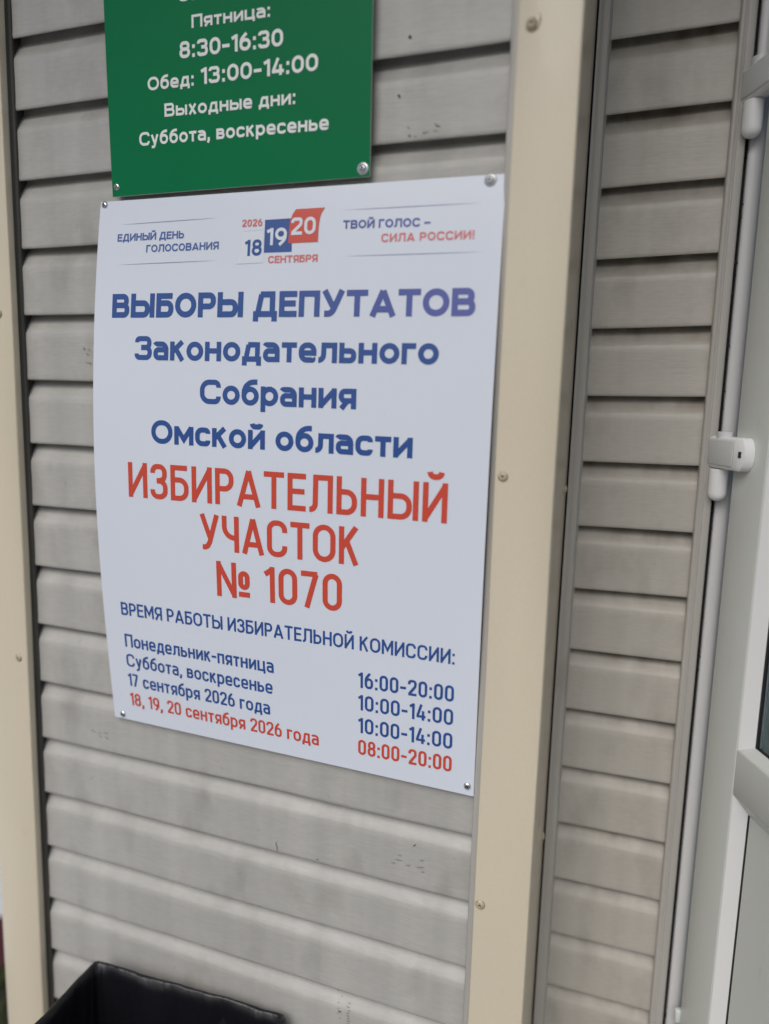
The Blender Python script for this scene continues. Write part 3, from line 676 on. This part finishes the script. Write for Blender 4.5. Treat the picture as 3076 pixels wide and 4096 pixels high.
# ------------------------------------------------------------------ bin with black liner
bn = empty('waste_bin', (0.299, -0.198, GZ)); tag(bn, 'square black waste bin lined with a black bag under the white sign', 'bin')
bn.rotation_euler = (0, 0, math.radians(3.2))
BH = -1.457 - GZ; hw = 0.176
def ring(hw_, z, n=40, r=0.012, j=0.0, seed=0, sag=0.0):
    P = []
    c = hw_ - r
    for q, (sx, sy) in enumerate(((1, 1), (-1, 1), (-1, -1), (1, -1))):
        for k in range(n // 4):
            a = math.pi / 2 * (q + k / (n // 4 - 1)); P.append((sx * c + r * math.cos(a), sy * c + r * math.sin(a)))
    out = []
    m_ = len(P)
    # resample evenly with extra points on the straights
    Q = []
    for i in range(m_):
        a = Vector(P[i]); b = Vector(P[(i + 1) % m_]); s_ = 22 if (i % (n // 4)) == n // 4 - 1 else 1
        for k in range(s_): Q.append(a.lerp(b, k / s_))
    rnd = random.Random(seed)
    for i, p in enumerate(Q):
        n1 = math.sin(i * .9 + seed) + math.sin(i * .37 + seed * 2) + math.sin(i * 2.1 + seed * .7) * .6
        d = p.normalized() * j * n1
        out.append((p.x + d.x, p.y + d.y, z + sag * n1))
    return out
def loft(name, rings, m, par, cap=False, smooth=True):
    n = len(rings[0]); V = [v_ for r_ in rings for v_ in r_]; F = []
    for j in range(len(rings) - 1):
        for i in range(n): F.append((j * n + i, j * n + (i + 1) % n, (j + 1) * n + (i + 1) % n, (j + 1) * n + i))
    if cap: F.append(tuple(range((len(rings) - 1) * n, len(rings) * n)))
    return link(name, mesh(name, V, F, smooth), m, par)
loft('bin_body', [ring(hw - .035, 0.0), ring(hw - .01, BH - .06), ring(hw - .004, BH - .012), ring(hw - .006, BH - .004)], M['bin'], bn)
rr = [ring(hw + .002, BH - .10, j=.0014, seed=1, sag=.006), ring(hw + .0015, BH - .05, j=.0012, seed=1), ring(hw + .001, BH - .012, j=.0007, seed=1), ring(hw + .0003, BH - .002, j=.0005, seed=1, sag=.0003), ring(hw - .003, BH + .001, j=.0005, seed=1, sag=.0004),
      ring(hw - .007, BH - .002, j=.0008, seed=1, sag=.0004), ring(hw - .010, BH - .02, r=.016, j=.0016, seed=1), ring(hw - .013, BH - .06, r=.022, j=.0030, seed=1.1), ring(hw - .018, BH - .12, r=.028, j=.0042, seed=1.25), ring(hw - .026, BH - .20, r=.03, j=.005, seed=1.4), ring(hw - .045, BH - .34, r=.03, j=.006, seed=1.6), ring(hw - .09, BH - .42, r=.03, j=.006, seed=1.8)]
loft('bag_liner', rr, M['bag'], bn, cap=True)

# ------------------------------------------------------------------ unseen porch roof shading the upper wall, ground, verge at the left
pr_ = tag(empty('unseen_porch_roof', (0, 0, 0)), 'unseen brown porch canopy, sized to shade the upper wall and signs', 'roof')  # inferred overhang out of view; depth set to darken the upper wall
for k in range(11):
    link('soffit_panel', box_me('soffit_panel', (-0.6 + k * 0.25, -0.82, 0.75), (-0.6 + k * 0.25 + .244, 0.45, 0.765), .002), M['roof'], pr_)
link('roof_slab', box_me('roof_slab', (-0.62, -0.84, 0.768), (2.2, 0.47, 0.86)), M['core'], pr_)

gme = mesh('ground', [(-60, -60, GZ), (60, -60, GZ), (60, 60, GZ), (-60, 60, GZ)], [(0, 1, 2, 3)])
tag(link('ground', gme, M['ground']), kind='structure')
vme = box_me('verge', (-0.63, 0.02, GZ - .05), (-0.14, 3.0, GZ + .012))
tag(link('verge', vme, M['soil']), kind='structure')
tag(link('kerb_board', box_me('kerb_board', (-0.80, 0.0, GZ - .05), (-0.635, 3.0, GZ + .03), .006), M['kerb']), 'dark red kerb board edging the grass verge left of the wall', 'kerb')
tag(link('path', box_me('path', (-3.0, -1.0, GZ - .05), (-0.802, 6.0, GZ + .012)), M['path']), kind='structure')
V = []; F = []
for k in range(5000):
    x = random.uniform(-0.62, -0.15); y = random.uniform(0.03, 1.8); a = random.uniform(0, 6.28); hgt = random.uniform(.03, .08); wd = .003
    dx, dy = math.cos(a) * wd, math.sin(a) * wd; lx, ly = random.uniform(-.03, .03), random.uniform(-.03, .03)
    b = len(V); V += [(x - dx, y - dy, GZ + .01), (x + dx, y + dy, GZ + .01), (x + lx, y + ly, GZ + .01 + hgt)]; F.append((b, b + 1, b + 2))
tag(link('verge_grass', mesh('verge_grass', V, F), M['grass']), 'short green grass growing left of the wall', 'grass', kind='stuff')
